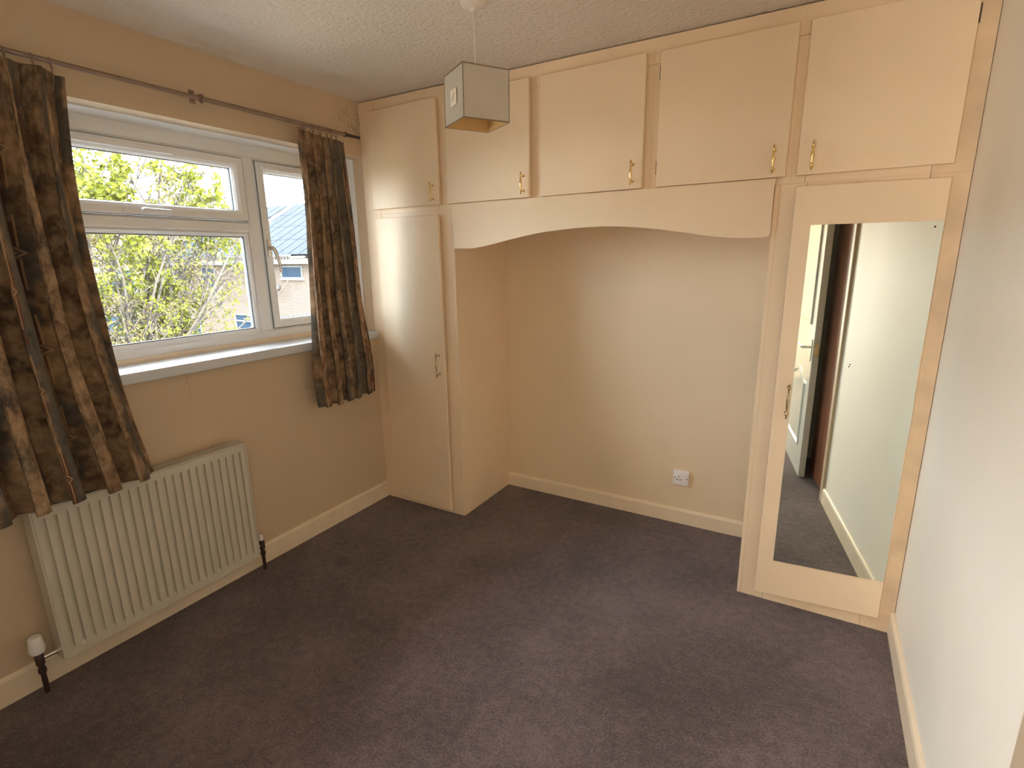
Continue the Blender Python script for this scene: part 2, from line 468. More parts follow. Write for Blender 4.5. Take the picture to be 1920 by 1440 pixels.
# ------------------------------------------------------------------ window
win = struct_empty('window_1', (-.2, -1.1, WZ0))
FX, FB = -.2, -.262       # room-side face and outer face of the frame
bm = bmesh.new()
PO = [(0, FB), (0, FX), (.052, FX), (.062, FX-.007), (.066, FX-.02), (.066, FB)]
ring_frame(bm, WY0, WY1, WZ0, WZ1, [(0, FB), (0, FX), (.060, FX), (.072, FX-.008), (.078, FX-.02), (.078, FB)])
finish(bm, 'outer_frame', 'upvc', win)
def bar(name, y0, y1, z0, z1):
    bm = bmesh.new(); c = .012
    if (y1-y0) < (z1-z0): prism(bm, [(FB, y0), (FX-.02, y0), (FX-.008, y0+c*.4), (FX, y0+c), (FX, y1-c), (FX-.008, y1-c*.4), (FX-.02, y1), (FB, y1)], 2, z0, z1)
    else: prism(bm, [(FB, z0), (FX-.02, z0), (FX-.008, z0+c*.4), (FX, z0+c), (FX, z1-c), (FX-.008, z1-c*.4), (FX-.02, z1), (FB, z1)], 1, y0, y1)
    return finish(bm, name, 'upvc', win)
M1, M2 = (-.633, -.560), (-1.655, -1.582)
bar('mullion', M1[0], M1[1], WZ0+.07, WZ1-.07)
bar('mullion', M2[0], M2[1], WZ0+.07, WZ1-.07)
bar('transom', M2[1], M1[0], 1.675, 1.735)
def sash(name, y0, y1, z0, z1, w=.052, proud=.012):
    bm = bmesh.new()
    ring_frame(bm, y0, y1, z0, z1, [(0, FB+.01), (0, FX+proud-.004), (.004, FX+proud), (w-.018, FX+proud), (w-.006, FX+proud-.010), (w, FX+proud-.022), (w, FB+.01)])
    s = finish(bm, name, 'upvc', win)
    bm = bmesh.new(); ring_frame(bm, y0+w-.001, y1-w+.001, z0+w-.001, z1-w+.001, [(0, FX-.036), (0, FX-.024), (.004, FX-.024), (.004, FX-.036)])
    finish(bm, 'gasket', 'gasket', s)
    bm = bmesh.new(); ring_frame(bm, y0-.003, y1+.003, z0-.003, z1+.003, [(0, FX-.004), (0, FX+.0012), (.004, FX+.0012), (.004, FX-.004)])
    finish(bm, 'sash_seal', 'seal_grey', s)
    bx('pane', 'glass', s, FX-.034, FX-.028, y0+w-.004, y1-w+.004, z0+w-.004, z1-w+.004, bev=0)
    return s
sa = sash('top_hung_sash', M2[1]+.002, M1[0]-.001, 1.737, 2.034, w=.05)
sb = sash('casement_sash', M1[1]+.004, -.175, WZ0+.078, WZ1-.078, w=.048)
sc_ = sash('casement_sash', WY0+.078, M2[0]-.004, WZ0+.078, WZ1-.078, w=.048)
bx('light_blocking_board', 'upvc', win, FB, FX-.004, -.172, WY1-.07, WZ0+.07, WZ1-.07, bev=.003)  # added board behind the curtain, keeps window glare off the narrow wardrobe
# fixed lower light: beads and pane
bm = bmesh.new(); ring_frame(bm, M2[1], M1[0], WZ0+.066, 1.678, [(0, FX-.05), (0, FX-.012), (.006, FX-.004), (.016, FX-.012), (.022, FX-.024), (.022, FX-.05)])
bead = finish(bm, 'glazing_bead', 'upvc', win)
bm = bmesh.new(); ring_frame(bm, M2[1]+.021, M1[0]-.021, WZ0+.087, 1.657, [(0, FX-.036), (0, FX-.022), (.004, FX-.022), (.004, FX-.036)])
finish(bm, 'gasket', 'gasket', bead)
bx('pane', 'glass', bead, FX-.034, FX-.028, M2[1]+.018, M1[0]-.018, WZ0+.084, 1.66, bev=0)
# trickle vent on the head of the top sash
bx('trickle_vent', 'upvc', sa, FX+.010, FX+.024, -1.50, -.966, 2.000, 2.022, bev=.004)
bx('trickle_vent', 'upvc', sb, FX+.010, FX+.022, -.530, -.22, 1.996, 2.018, bev=.004)
# slim handle on the top sash
bm = bmesh.new(); box(bm, FX+.010, FX+.020, -1.205, -1.015, 1.739, 1.770, bev=.006)
tube(bm, [(FX+.02, -1.13, 1.753), (FX+.034, -1.13, 1.753), (FX+.036, -1.10, 1.753), (FX+.032, -1.02, 1.755)], [.013, .013, .011, .008])
hd = finish(bm, 'window_handle', 'upvc', sa, True)
bm = bmesh.new(); lathe(bm, [(.005, 0), (.005, .002)], Matrix.Translation((FX+.040, -1.133, 1.753)) @ Matrix.Rotation(math.pi/2, 4, 'Y'), 10)
finish(bm, 'lock_button', 'dark_slot', sa)
# casement handle, lever hanging down
bm = bmesh.new(); box(bm, FX+.010, FX+.022, -.552, -.530, 1.555, 1.645, bev=.004)
tube(bm, [(FX+.02, -.541, 1.60), (FX+.050, -.541, 1.603), (FX+.058, -.535, 1.585), (FX+.060, -.520, 1.53), (FX+.058, -.513, 1.475)], [.010, .010, .010, .008, .006])
finish(bm, 'window_handle', 'chrome', sb, True)
# lining of the reveal (head and right-hand side), joint against the plaster shows as a fine line
bm = bmesh.new()
box(bm, FX, -.078, WY0, WY1, WZ1-.006, WZ1+.0, bev=.001); box(bm, FX, -.078, WY1-.007, WY1, WZ0, WZ1-.006, bev=.001); box(bm, FX, -.078, WY0, WY0+.007, WZ0, WZ1-.006, bev=.001)
finish(bm, 'reveal_lining', 'upvc', win)
bm = bmesh.new(); prism(bm, [(FX, WZ0+.005), (FX+.022, WZ0+.005), (FX+.020, WZ0+.018), (FX+.010, WZ0+.027), (FX, WZ0+.028)], 1, WY0, WY1-.008)
finish(bm, 'sill_bead', 'trim_paint', win)
bm = bmesh.new(); box(bm, FX, .030, WY0+.001, WY1-.001, WZ0-.039, WZ0+.006, bev=.005, seg=3)
sl = finish(bm, 'window_sill', 'sill_white', win, True)

# ------------------------------------------------------------------ curtain pole
PX, PZ, PR = .07, 2.192, .0085
pole = thing('curtain_pole', 'thin brown metal curtain pole above the window', 'curtain pole', (0, -.96, 2.19))
bm = bmesh.new(); lathe(bm, [(.0085, 0), (.0085, 1.45)], Matrix.Translation((PX, -2.42, PZ)) @ Matrix.Rotation(-math.pi/2, 4, 'X'), 14)
finish(bm, 'inner_rod', 'pole_metal', pole, True)
bm = bmesh.new(); lathe(bm, [(.0100, 0), (.0100, .795)], Matrix.Translation((PX, -.97, PZ)) @ Matrix.Rotation(-math.pi/2, 4, 'X'), 14)
finish(bm, 'outer_rod', 'pole_metal', pole, True)
bm = bmesh.new(); lathe(bm, [(.0125, 0), (.0125, .008), (.008, .010), (.008, .105), (.006, .108)], Matrix.Translation((PX, -.185, PZ)) @ Matrix.Rotation(-math.pi/2, 4, 'X'), 14)
finish(bm, 'end_cap', 'dark_pipe', pole, True)
for yb in (-.955, -2.3):
    bm = bmesh.new(); box(bm, 0, .004, yb-.012, yb+.012, PZ-.008, PZ+.045, bev=.002)
    box(bm, .002, PX-.002, yb-.006, yb+.006, PZ+.012, PZ+.018, bev=.002)
    torus(bm, (PX, yb, PZ), (0, 1, 0), .0145, .004)
    lathe(bm, [(.0045, 0), (.0045, .003)], Matrix.Translation((.004, yb, PZ+.034)) @ Matrix.Rotation(math.pi/2, 4, 'Y'), 8)
    finish(bm, 'bracket', 'pole_metal', pole, True)

# ------------------------------------------------------------------ curtains
def curtain(label, yt, yb, zt, zb, n, cloth_w, x_top, x_bot, amp, seed, ring_us, zsag=None, ybow=None):
    rnd = random.Random(seed)
    ph = [rnd.uniform(-.5, .5) for _ in range(n+2)]; am = [rnd.uniform(.55, 1.35) for _ in range(n+2)]
    root = thing('curtain', label, 'curtain', (x_top, (yt[0]+yt[1])/2, zt))
    NU, NV = n*18, 54
    bm = bmesh.new(); uvl = bm.loops.layers.uv.new('UVMap'); grid = []; uvs = {}
    for j in range(NV+1):
        v = j/NV; row = []
        s = v*v*(3-2*v)
        for i in range(NU+1):
            u = i/NU
            z = zt + (zb-zt)*v
            y0 = yt[0]+(yb[0]-yt[0])*s; y1 = yt[1]+(yb[1]-yt[1])*s
            if ybow: y1 += ybow*math.sin(math.pi*v)
            wob = .10*mnoise.noise(Vector((u*6, v*1.8, seed)))
            k = u*n + wob*1.2*v; kc = min(max(int(k), 0), n); fr_ = k-kc
            a = (am[kc]*(1-fr_)+am[kc+1]*fr_)
            phi = 2*math.pi*(k + .25*ph[kc]*(0 if v < .05 else 1)*math.sin(math.pi*fr_)*v)
            A = amp*a*1.2*(.42+.58*min(1, v*2.2))*(1 + .35*mnoise.noise(Vector((u*4+9, v*2.6, seed))))
            pleat = math.sin(phi); pleat = math.copysign(abs(pleat)**.8, pleat)
            x = x_top+(x_bot-x_top)*v + A*pleat + .012*mnoise.noise(Vector((u*5, v*3, seed+5)))
            lat = (y1-y0)/n*.30*math.sin(2*phi)*(.3+.7*min(1, v*2))
            y = y0+(y1-y0)*u + lat + .014*v*mnoise.noise(Vector((u*3+4, v*2.2, seed+3)))
            if zsag: z += zsag(u)*(1-v)
            z += (.010*math.sin(phi*1.0+.6) + .012*mnoise.noise(Vector((u*4, 0, seed+8))))*(v**6)
            if v < .03: x = x_top + A*pleat*.6
            x = max(x, .020 if z > 1.13 or z < 1.04 else .047)
            if z < .74: x = max(x, .03)
            z = max(z, .711)
            vert = bm.verts.new((x, y, z)); row.append(vert); uvs[vert] = (u*cloth_w, v*1.45 + seed*.37)
        grid.append(row)
    for j in range(NV):
        for i in range(NU):
            f = bm.faces.new((grid[j][i], grid[j][i+1], grid[j+1][i+1], grid[j+1][i]))
            for lp in f.loops: lp[uvl].uv = uvs[lp.vert]
    o = finish(bm, 'fabric', 'curtain_print', root, True)
    md = o.modifiers.new('thickness', 'SOLIDIFY'); md.thickness = .003; md.offset = 0
    # heading tape and rings
    for u in ring_us:
        y = yt[0]+(yt[1]-yt[0])*u
        bm = bmesh.new(); torus(bm, (PX, y, PZ-.006), (.25, 1, .1), .0165, .0018, 16, 6)
        box(bm, PX-.003, PX+.003, y-.0015, y+.0015, zt-.012, PZ-.021)
        finish(bm, 'curtain_ring', 'pole_metal', root, True)
    return root
curtain('brown patterned curtain hanging above the radiator at left of the window', (-1.98, -1.435), (-2.02, -1.40), 2.163, .715, 6, 1.9, .085, .150, .056, 3,
        [.08, .25, .42, .58, .73, .86, .95], lambda u: -.014*max(0, (u-.85)/.15), ybow=-.055)
curtain('narrow brown patterned curtain drawn beside the wardrobe at right of the window', (-.505, -.205), (-.545, -.150), 2.160, .755, 5, 1.25, .078, .10, .040, 11,
        [.18, .36, .52, .66, .76, .86], lambda u: .012*max(0, .3-u)/.3 - .012*u)

# ------------------------------------------------------------------ handles
def handle(parent, x, y, z, L, mat, T=None, reach=.03, curved=False):
    """turned D handle standing off a door face at y (door side is +y)"""
    bm = bmesh.new(); h = L/2
    yc = y-reach
    tr = Matrix.Translation((x, yc, z))
    prof = [(.0005, -h), (.0025, -h+.003), (.0042, -h+.007), (.0022, -h+.011), (.0050, -h+.014), (.0056, -h+.018), (.0050, -h+.022), (.0028, -h+.026),
            (.0034, -h*.45), (.0052, -h*.18), (.0060, 0), (.0052, h*.18), (.0034, h*.45),
            (.0028, h-.026), (.0050, h-.022), (.0056, h-.018), (.0050, h-.014), (.0022, h-.011), (.0042, h-.007), (.0025, h-.003), (.0005, h)]
    lathe(bm, prof, tr, 12)
    for s in (-1, 1):
        zz = z+s*(h-.018)
        if curved: tube(bm, [(x, yc, zz), (x, yc+.012, zz+s*.006), (x, y-.006, zz-s*.001), (x, y, zz-s*.001)], [.0035, .0035, .0045, .007])
        else: tube(bm, [(x, yc, zz), (x, y-.006, zz), (x, y-.003, zz), (x, y, zz)], [.0035, .0035, .006, .007])
    if T is not None: bmesh.ops.transform(bm, matrix=T, verts=bm.verts[:])
    return finish(bm, 'handle', mat, parent, True)

TH = .018
def hinge_T(hx, hy, deg):
    return Matrix.Translation((hx, hy, 0)) @ Matrix.Rotation(math.radians(deg), 4, 'Z') @ Matrix.Translation((-hx, -hy, 0))
def door_panel(root, x0, x1, z0, z1, T=None):
    return bx('door', 'wardrobe_paint', root, x0, x1, -TH-.001, -.001, z0, z1, bev=.0025, T=T)
def hinge(root, x, z0, z1):
    bm = bmesh.new(); tube(bm, [(x, -.004, z0), (x, -.004, z1)], .0028, 8)
    return finish(bm, 'hinge', 'dark_edge', root, True)
FT = .02   # face frame thickness

# narrow wardrobe beside the window
w1 = thing('fitted_wardrobe', 'narrow cream fitted wardrobe with one tall plain door beside the window', 'wardrobe', (.32, .27, 0))
ZM = 1.790     # joint between lower wardrobes and overhead cupboards (behind the doors / flush)
bx('side_panel', 'wardrobe_paint', w1, XA-.018, XA, 0, D, 0, ZM, bev=.0015)
bx('left_stile', 'wardrobe_paint', w1, 0, .118, 0, FT, 0, ZM, bev=.001)
bx('right_stile', 'wardrobe_paint', w1, .535, XA-.018, 0, FT, 0, ZM, bev=.001)
bx('top_rail', 'wardrobe_paint', w1, .119, .535, 0, FT, 1.70, ZM, bev=.001)
bx('plinth', 'wardrobe_paint', w1, .118, .535, 0, FT, 0, .09, bev=.001)
T1 = hinge_T(.093, -.001, -1.8)
dl1 = door_panel(w1, .093, .557, .036, 1.764, T1)
handle(dl1, .520, -TH-.001, .939, .145, 'aged_brass', T1, .030, True)

# mirrored wardrobe at the right-hand wall
w2 = thing('fitted_wardrobe', 'cream fitted wardrobe with a long mirror on its slightly open door', 'wardrobe', (2.47, .27, 0))
bx('side_panel', 'wardrobe_paint', w2, XB, XB+.018, 0, D, 0, ZM, bev=.0015)
bx('left_stile', 'wardrobe_paint', w2, XB+.018, 2.288, 0, FT, 0, ZM, bev=.001)
bx('right_stile', 'wardrobe_paint_worn', w2, 2.660, W-.002, 0, FT, 0, ZM, bev=.001)
bx('top_rail', 'wardrobe_paint', w2, 2.289, 2.659, 0, FT, 1.71, ZM, bev=.001)
bx('plinth', 'wardrobe_paint', w2, 2.289, 2.659, 0, FT, 0, .11, bev=.001)
T2 = hinge_T(2.716, -.001, 5.6)
dr = door_panel(w2, 2.253, 2.716, .066, 1.772, T2)
handle(dr, 2.300, -TH-.001, .955, .145, 'aged_brass', T2, .030, True)
bm = bmesh.new()
rnd = random.Random(4)
pts = [(2.313, .236), (2.713, .236)]
for k in range(1, 30):
    z = .236 + (1.632-.236)*k/30
    w = mnoise.noise(Vector((z*5, 2.2, 0)))*.006 + mnoise.noise(Vector((z*19, 7, 0)))*.0015 - .0012
    if z > 1.2: w *= .25
    pts.append((2.713+w, z))
pts += [(2.715, 1.632), (2.313, 1.632)]
prism(bm, pts, 1, -TH-.005, -TH-.0012)
bmesh.ops.transform(bm, matrix=T2, verts=bm.verts[:])
mir = finish(bm, 'mirror', 'mirror_glass', dr)
for mx_, mz_, r_ in ((2.690, 1.612, .0035), (2.497, 1.115, .0026), (2.4945, 1.107, .0026)):
    bm = bmesh.new(); lathe(bm, [(r_, 0), (r_*.6, .0012)], Matrix.Translation((mx_, -TH-.005, mz_)) @ Matrix.Rotation(math.pi/2, 4, 'X'), 10)
    bmesh.ops.transform(bm, matrix=T2, verts=bm.verts[:]); finish(bm, 'screw_mark', 'dark_slot', dr)

# overhead cupboards
ups = [
  ('cream overhead cupboard above the narrow wardrobe, nearest the window', 0, .590, .080, .566, -1, .530, -1.2),
  ('cream overhead cupboard half hidden behind the pendant lampshade', .590, 1.139, .616, 1.113, -1, 1.080, -1.1),
  ('middle cream overhead cupboard above the peak of the arch', 1.139, 1.688, 1.165, 1.660, -1, 1.618, -1.0),
  ('cream overhead cupboard with two dark hinges showing on its left edge', 1.688, 2.2315, 1.717, 2.213, -1, 2.168, -.3),
  ('cream overhead cupboard above the mirror, in the corner at the right wall', 2.2315, W-.002, 2.250, 2.717, 1, 2.297, .3),
]
ZT = 2.394
for i, (lab, xa, xb, d0, d1, hs, hx, deg) in enumerate(ups):
    r = thing('overhead_cupboard', lab, 'cupboard', ((xa+xb)/2, .27, ZM), 'cream cupboards along the top of the wardrobe wall')
    sl0 = xa if i else 0; sl = .118 if i == 0 else xa+.048; sr = xb-.048 if i < 4 else 2.660
    bx('carcass', 'wardrobe_paint', r, xa+.0005, xb-.0005, FT, D-.001, ZM, ZM+.016, bev=0)
    bx('left_stile', 'wardrobe_paint', r, xa, sl, 0, FT, ZM, 2.296 if i else ZT, bev=.0006)
    bx('right_stile', 'wardrobe_paint' if i < 4 else 'wardrobe_paint_worn', r, sr, xb, 0, FT, ZM, 2.296 if i < 4 else ZT, bev=.0006)
    bx('top_rail', 'wardrobe_paint', r, xa if i else .119, xb if i < 4 else 2.659, 0, FT, 2.297, ZT, bev=.0006)
    bx('bottom_rail', 'wardrobe_paint', r, sl+.001, sr-.001, 0, FT, ZM, 1.85, bev=.0006)
    bx('back_panel', 'wardrobe_paint', r, sl, sr, FT+.002, FT+.004, ZM+.016, ZT, bev=0)
    hxx = d0 if hs < 0 else d1
    T = hinge_T(hxx, -.001, deg)
    dp = door_panel(r, d0, d1, 1.8155, 2.337, T)
    handle(dp, hx, -TH-.001, 1.879, .105, 'brass', T, .028)
    if i == 3:
        hinge(r, d0-.003, 2.233, 2.288); hinge(r, d0-.003, 1.867, 1.921)
    if i == 4:
        hinge(r, d1+.003, 2.233, 2.288)

# arched pelmet across the alcove
bm = bmesh.new()
arch = [(.640, 1.585), (.745, 1.583), (.775, 1.5855), (.83, 1.592), (.90, 1.604), (.982, 1.620), (1.08, 1.637), (1.17, 1.649), (1.259, 1.657), (1.36, 1.663), (1.469, 1.665), (1.56, 1.661),
        (1.658, 1.652), (1.751, 1.640), (1.84, 1.626), (1.913, 1.613), (1.97, 1.603), (2.02, 1.597), (2.06, 1.5945), (2.10, 1.594), (2.165, 1.5945), (2.175, 1.599), (2.178, 1.606)]
poly = arch + [(2.178, 1.812), (.640, 1.812)]
prism(bm, poly, 1, -.014, -.0005)
pel = finish(bm, 'arched_pelmet', 'wardrobe_paint')
tag(pel, 'cream board with a shallow arched lower edge across the alcove', 'pelmet')
bm = bmesh.new(); box(bm, XA+.002, XB-.002, 0, FT, 1.70, ZM-.001)
finish(bm, 'backing_rail', 'wardrobe_paint', pel)

# ------------------------------------------------------------------ radiator
rad = thing('radiator', 'white panel radiator on the wall below the left curtain', 'radiator', (.06, -1.4, .104))
RY0, RY1, RZ0, RZ1, RX = -1.795, -1.0, .104, .70, .100
bm = bmesh.new()
ys = [RY0+.004, RY0+.010]; dep = [0, 0]
N = 23; pit = (RY1-RY0-.03)/N
for k in range(N):
    c = RY0+.015+pit*(k+.5)
    for o, d in ((-.0062, 0), (-.0050, 1), (.0050, 1), (.0062, 0)): ys.append(c+o); dep.append(d)
ys += [RY1-.010, RY1-.004]; dep += [0, 0]
zs = [RZ0+.003, RZ0+.030, RZ0+.044, RZ1-.038, RZ1-.034, RZ1-.003]; zd = [0, 0, 1, 1, 0, 0]
g = [[bm.verts.new((RX-.012*a*b, y, z)) for y, a in zip(ys, dep)] for z, b in zip(zs, zd)]
for j in range(len(zs)-1):
    for i in range(len(ys)-1): bm.faces.new((g[j][i], g[j][i+1], g[j+1][i+1], g[j+1][i]))
# returned rim
for (a, b) in (((0, 0), (0, -1)), ((0, -1), (-1, -1)), ((-1, -1), (-1, 0)), ((-1, 0), (0, 0))): pass
rim = [g[0][:], [r_[-1] for r_ in g], g[-1][::-1], [r_[0] for r_ in g][::-1]]
bc = []
for seg in rim:
    back = []
    for v in seg:
        back.append(bm.verts.new((RX-.016, v.co.y, v.co.z)))
    for i in range(len(seg)-1): bm.faces.new((seg[i], seg[i+1], back[i+1], back[i]))
finish(bm, 'front_panel', 'radiator_white', rad)
bx('rear_panel', 'radiator_white', rad, .034, .046, RY0+.01, RY1-.01, RZ0+.01, RZ1-.012, bev=.002)
for y0, y1 in ((RY0-.003, RY0+.003), (RY1-.003, RY1+.003)):
    bx('side_panel', 'radiator_white', rad, .030, RX+.003, y0, y1, RZ0+.004, RZ1+.003, bev=.0015)
bx('top_rim', 'radiator_white', rad, .088, RX+.001, RY0, RY1, RZ1-.002, RZ1+.004, bev=.0015)
bx('top_rim', 'radiator_white', rad, .030, .038, RY0, RY1, RZ1-.004, RZ1+.003, bev=.0015)
bm = bmesh.new()
for xx in (.0455, .056, .067, .079): box(bm, xx-.0022, xx+.0022, RY0+.004, RY1-.004, RZ1-.006, RZ1+.001)
for k in range(9):
    y = RY0+.03+(RY1-RY0-.06)*k/8; box(bm, .038, .088, y-.002, y+.002, RZ1-.010, RZ1-.006)
gr = finish(bm, 'top_grille', 'radiator_white', rad)
bx('convector', 'dark_edge', rad, .048, .080, RY0+.012, RY1-.012, RZ0+.03, RZ1-.03, bev=0)
for y in (-1.65, -1.15):
    bx('wall_bracket', 'radiator_white', rad, .001, .034, y-.012, y+.012, .2, .62, bev=.001)
def valve(y, head, zt, label):
    sgn = 1 if y < -1.4 else -1
    yr = RY0 if sgn > 0 else RY1
    bm = bmesh.new()
    tube(bm, [(.06, y, 0), (.06, y, .095)], .0085, 12)
    lathe(bm, [(.013, .085), (.013, .10), (.010, .102), (.010, .118), (.014, .120), (.014, .155), (.011, .16), (.011, zt)], Matrix.Translation((.06, y, 0)), 12)
    p = finish(bm, 'pipe', 'dark_pipe', rad, True)
    bm = bmesh.new(); tube(bm, [(.06, y+sgn*.01, .138), (.06, yr-sgn*.012, .138), (.06, yr-sgn*.011, .138), (.06, yr, .138)], [.008, .008, .013, .013], 10)
    finish(bm, 'valve_tail', 'chrome', rad, True)
    bm = bmesh.new(); lathe(bm, head, Matrix.Translation((.06, y, zt)), 18)
    finish(bm, 'valve_head', 'white_plastic', rad, True)
valve(-1.853, [(.012, -.004), (.021, .0), (.025, .012), (.0245, .022), (.021, .045), (.0205, .058), (.017, .064), (.005, .066)], .168, 'trv')
valve(-.958, [(.009, -.003), (.011, 0), (.011, .022), (.008, .027), (.003, .028)], .165, 'lockshield')

# ------------------------------------------------------------------ wall socket
so = thing('wall_socket', 'white single switched power socket low on the alcove wall', 'socket', (1.79, D, .285))
SX, SZ, SD = 1.790, .285, .022
bx('back_box', 'white_plastic', so, SX-.043, SX+.043, D-SD+.007, D, SZ-.043, SZ+.043, bev=.002)
bm = bmesh.new(); box(bm, SX-.043, SX+.043, D-SD, D-SD+.0068, SZ-.043, SZ+.043, bev=.003); fp = finish(bm, 'face_plate', 'white_plastic', so, True)
bm = bmesh.new()
YF = D-SD
for x0, x1, z0, z1 in ((-.0125, -.0085, .004, .014), (-.023, -.0155, -.012, -.0065), (-.005, .0025, -.012, -.0065)):
    box(bm, SX+x0, SX+x1, YF-.0006, YF+.001, SZ+z0, SZ+z1)
finish(bm, 'pin_holes', 'dark_slot', fp)
for sx in (-.034, .034):
    bm = bmesh.new(); lathe(bm, [(.0035, 0), (.0025, .0012)], Matrix.Translation((SX+sx, YF, SZ)) @ Matrix.Rotation(math.pi/2, 4, 'X'), 10)
    finish(bm, 'screw', 'aged_brass', fp)
bm = bmesh.new(); prism(bm, [(YF+.001, SZ-.004), (YF-.004, SZ-.004), (YF-.0015, SZ+.018), (YF+.001, SZ+.018)], 0, SX+.014, SX+.026)
sw = finish(bm, 'switch', 'white_plastic', fp)

# ------------------------------------------------------------------ pendant lamp
LX, LY, LZ, LS, LH, LYAW = 1.2316, -.6482, 2.1718, .1748, .1704, -.5607
lamp = thing('pendant_lamp', 'grey square fabric pendant lampshade hanging from the ceiling', 'lamp', (LX, LY, H))
bm = bmesh.new(); lathe(bm, [(.046, 0), (.046, -.008), (.042, -.016), (.022, -.022), (.012, -.024), (.008, -.034), (.004, -.036)], Matrix.Translation((LX-.004, LY, H)), 28)
finish(bm, 'ceiling_rose', 'plaster', lamp, True)
bm = bmesh.new(); tube(bm, [(LX-.004, LY, H-.03), (LX-.001, LY, 2.28), (LX, LY, LZ-.03)], .003, 8)
finish(bm, 'cord', 'cable_white', lamp, True)
RL = Matrix.Translation((LX, LY, LZ)) @ Matrix.Rotation(.012, 4, 'Y') @ Matrix.Rotation(LYAW, 4, 'Z')
h_ = LS/2
sides = []
for k in range(4):
    Rk = RL @ Matrix.Rotation(k*math.pi/2, 4, 'Z')
    bm = bmesh.new()
    nx = 8
    def bow(s, zf): return -.0035*math.sin(math.pi*s)*math.sin(math.pi*zf)
    for (off, midx) in ((0, 0), (-.002, 1)):
        gg = [[bm.verts.new((h_+off+bow(i/nx, j/nx), -h_+LS*i/nx, -LH*j/nx)) for i in range(nx+1)] for j in range(nx+1)]
        for j in range(nx):
            for i in range(nx):
                f = bm.faces.new((gg[j][i], gg[j][i+1], gg[j+1][i+1], gg[j+1][i]))
                f.material_index = midx
    bmesh.ops.transform(bm, matrix=Rk, verts=bm.verts[:])
    me_faces = None
    o = finish(bm, 'shade_panel', ['shade_outer', 'shade_inner'], lamp, True)
    sides.append((o, Rk))
    bm = bmesh.new()
    box(bm, h_-.0015, h_+.0012, -h_-.001, h_+.001, -.003, .0008); box(bm, h_-.0015, h_+.0012, -h_-.001, h_+.001, -LH-.0008, -LH+.003)
    box(bm, h_-.0016, h_+.0010, -h_-.001, -h_+.0015, -LH, 0)
    bmesh.ops.transform(bm, matrix=Rk, verts=bm.verts[:])
    finish(bm, 'edge_trim', 'shade_trim', lamp)
# gimbal: ring and spokes that carry the shade, bulb holder
bm = bmesh.new()
torus(bm, (0, 0, -.025), (0, 0, 1), .018, .0015, 16, 6)
for k in range(4):
    a = math.pi/2*k + math.pi/4
    tube(bm, [(.018*math.cos(a), .018*math.sin(a), -.025), (h_*1.40*math.cos(a), h_*1.40*math.sin(a), -.003)], .0014, 6)
bmesh.ops.transform(bm, matrix=RL, verts=bm.verts[:]); finish(bm, 'shade_carrier', 'cable_white', lamp)
bm = bmesh.new(); lathe(bm, [(.006, 0), (.014, -.006), (.016, -.02), (.016, -.045), (.013, -.05)], Matrix.Translation((LX, LY, LZ-.01)), 16)
finish(bm, 'lamp_holder', 'white_plastic', lamp, True)
# paper sticker on the window-side face (k=3 faces -y locally)
Rs = RL @ Matrix.Rotation(3*math.pi/2, 4, 'Z')
# the face toward the left of the picture is the local -y face
bm = bmesh.new(); box(bm, h_+.0005, h_+.0012, -.026, .026, -LH*.37-.052, -LH*.37+.0)
bmesh.ops.transform(bm, matrix=Rs, verts=bm.verts[:]); st_ = finish(bm, 'sticker', 'sticker', lamp)
bm = bmesh.new()
prism(bm, [(-.010, -LH*.37-.040), (-.003, -LH*.37-.032), (.006, -LH*.37-.018), (.009, -LH*.37-.008), (.002, -LH*.37-.015), (-.007, -LH*.37-.028)], 0, h_+.0012, h_+.0016)
bmesh.ops.transform(bm, matrix=Rs, verts=bm.verts[:]); finish(bm, 'leaf_mark', 'sticker_mark', st_)

# ------------------------------------------------------------------ outside
GZ = -3.6
struct(bx('ground', 'paving', None, -70, -.3, -50, 70, GZ-.2, GZ, bev=0))

def house_window(root, kind, a, z0, z1, plane, face, split=None):
    """kind 'x': on a wall along x at y=plane facing -y; kind 'y': on a wall along y at x=plane facing +x. a=(lo,hi)"""
    lo, hi = a; fwd = -.03
    def bxx(bm, l, h, zz0, zz1, d0, d1):
        if kind == 'x': box(bm, l, h, plane-d1, plane-d0, zz0, zz1)
        else: box(bm, plane+d0, plane+d1, l, h, zz0, zz1)
    bm = bmesh.new(); w = .09
    bxx(bm, lo, lo+w, z0, z1, 0, .05); bxx(bm, hi-w, hi, z0, z1, 0, .05); bxx(bm, lo+w, hi-w, z0, z0+w, 0, .05); bxx(bm, lo+w, hi-w, z1-w, z1, 0, .05)
    bxx(bm, lo-.06, hi+.06, z0-.07, z0, 0, .10)
    if split:
        zs_ = z0+(z1-z0)*split; bxx(bm, lo+w, hi-w, zs_-.04, zs_+.04, 0, .05)
    f = finish(bm, 'window', 'fascia_white', root)
    bm = bmesh.new(); bxx(bm, lo+w, hi-w, z0+w, z1-w, .005, .02); finish(bm, 'pane', 'house_glass', f)
    return f

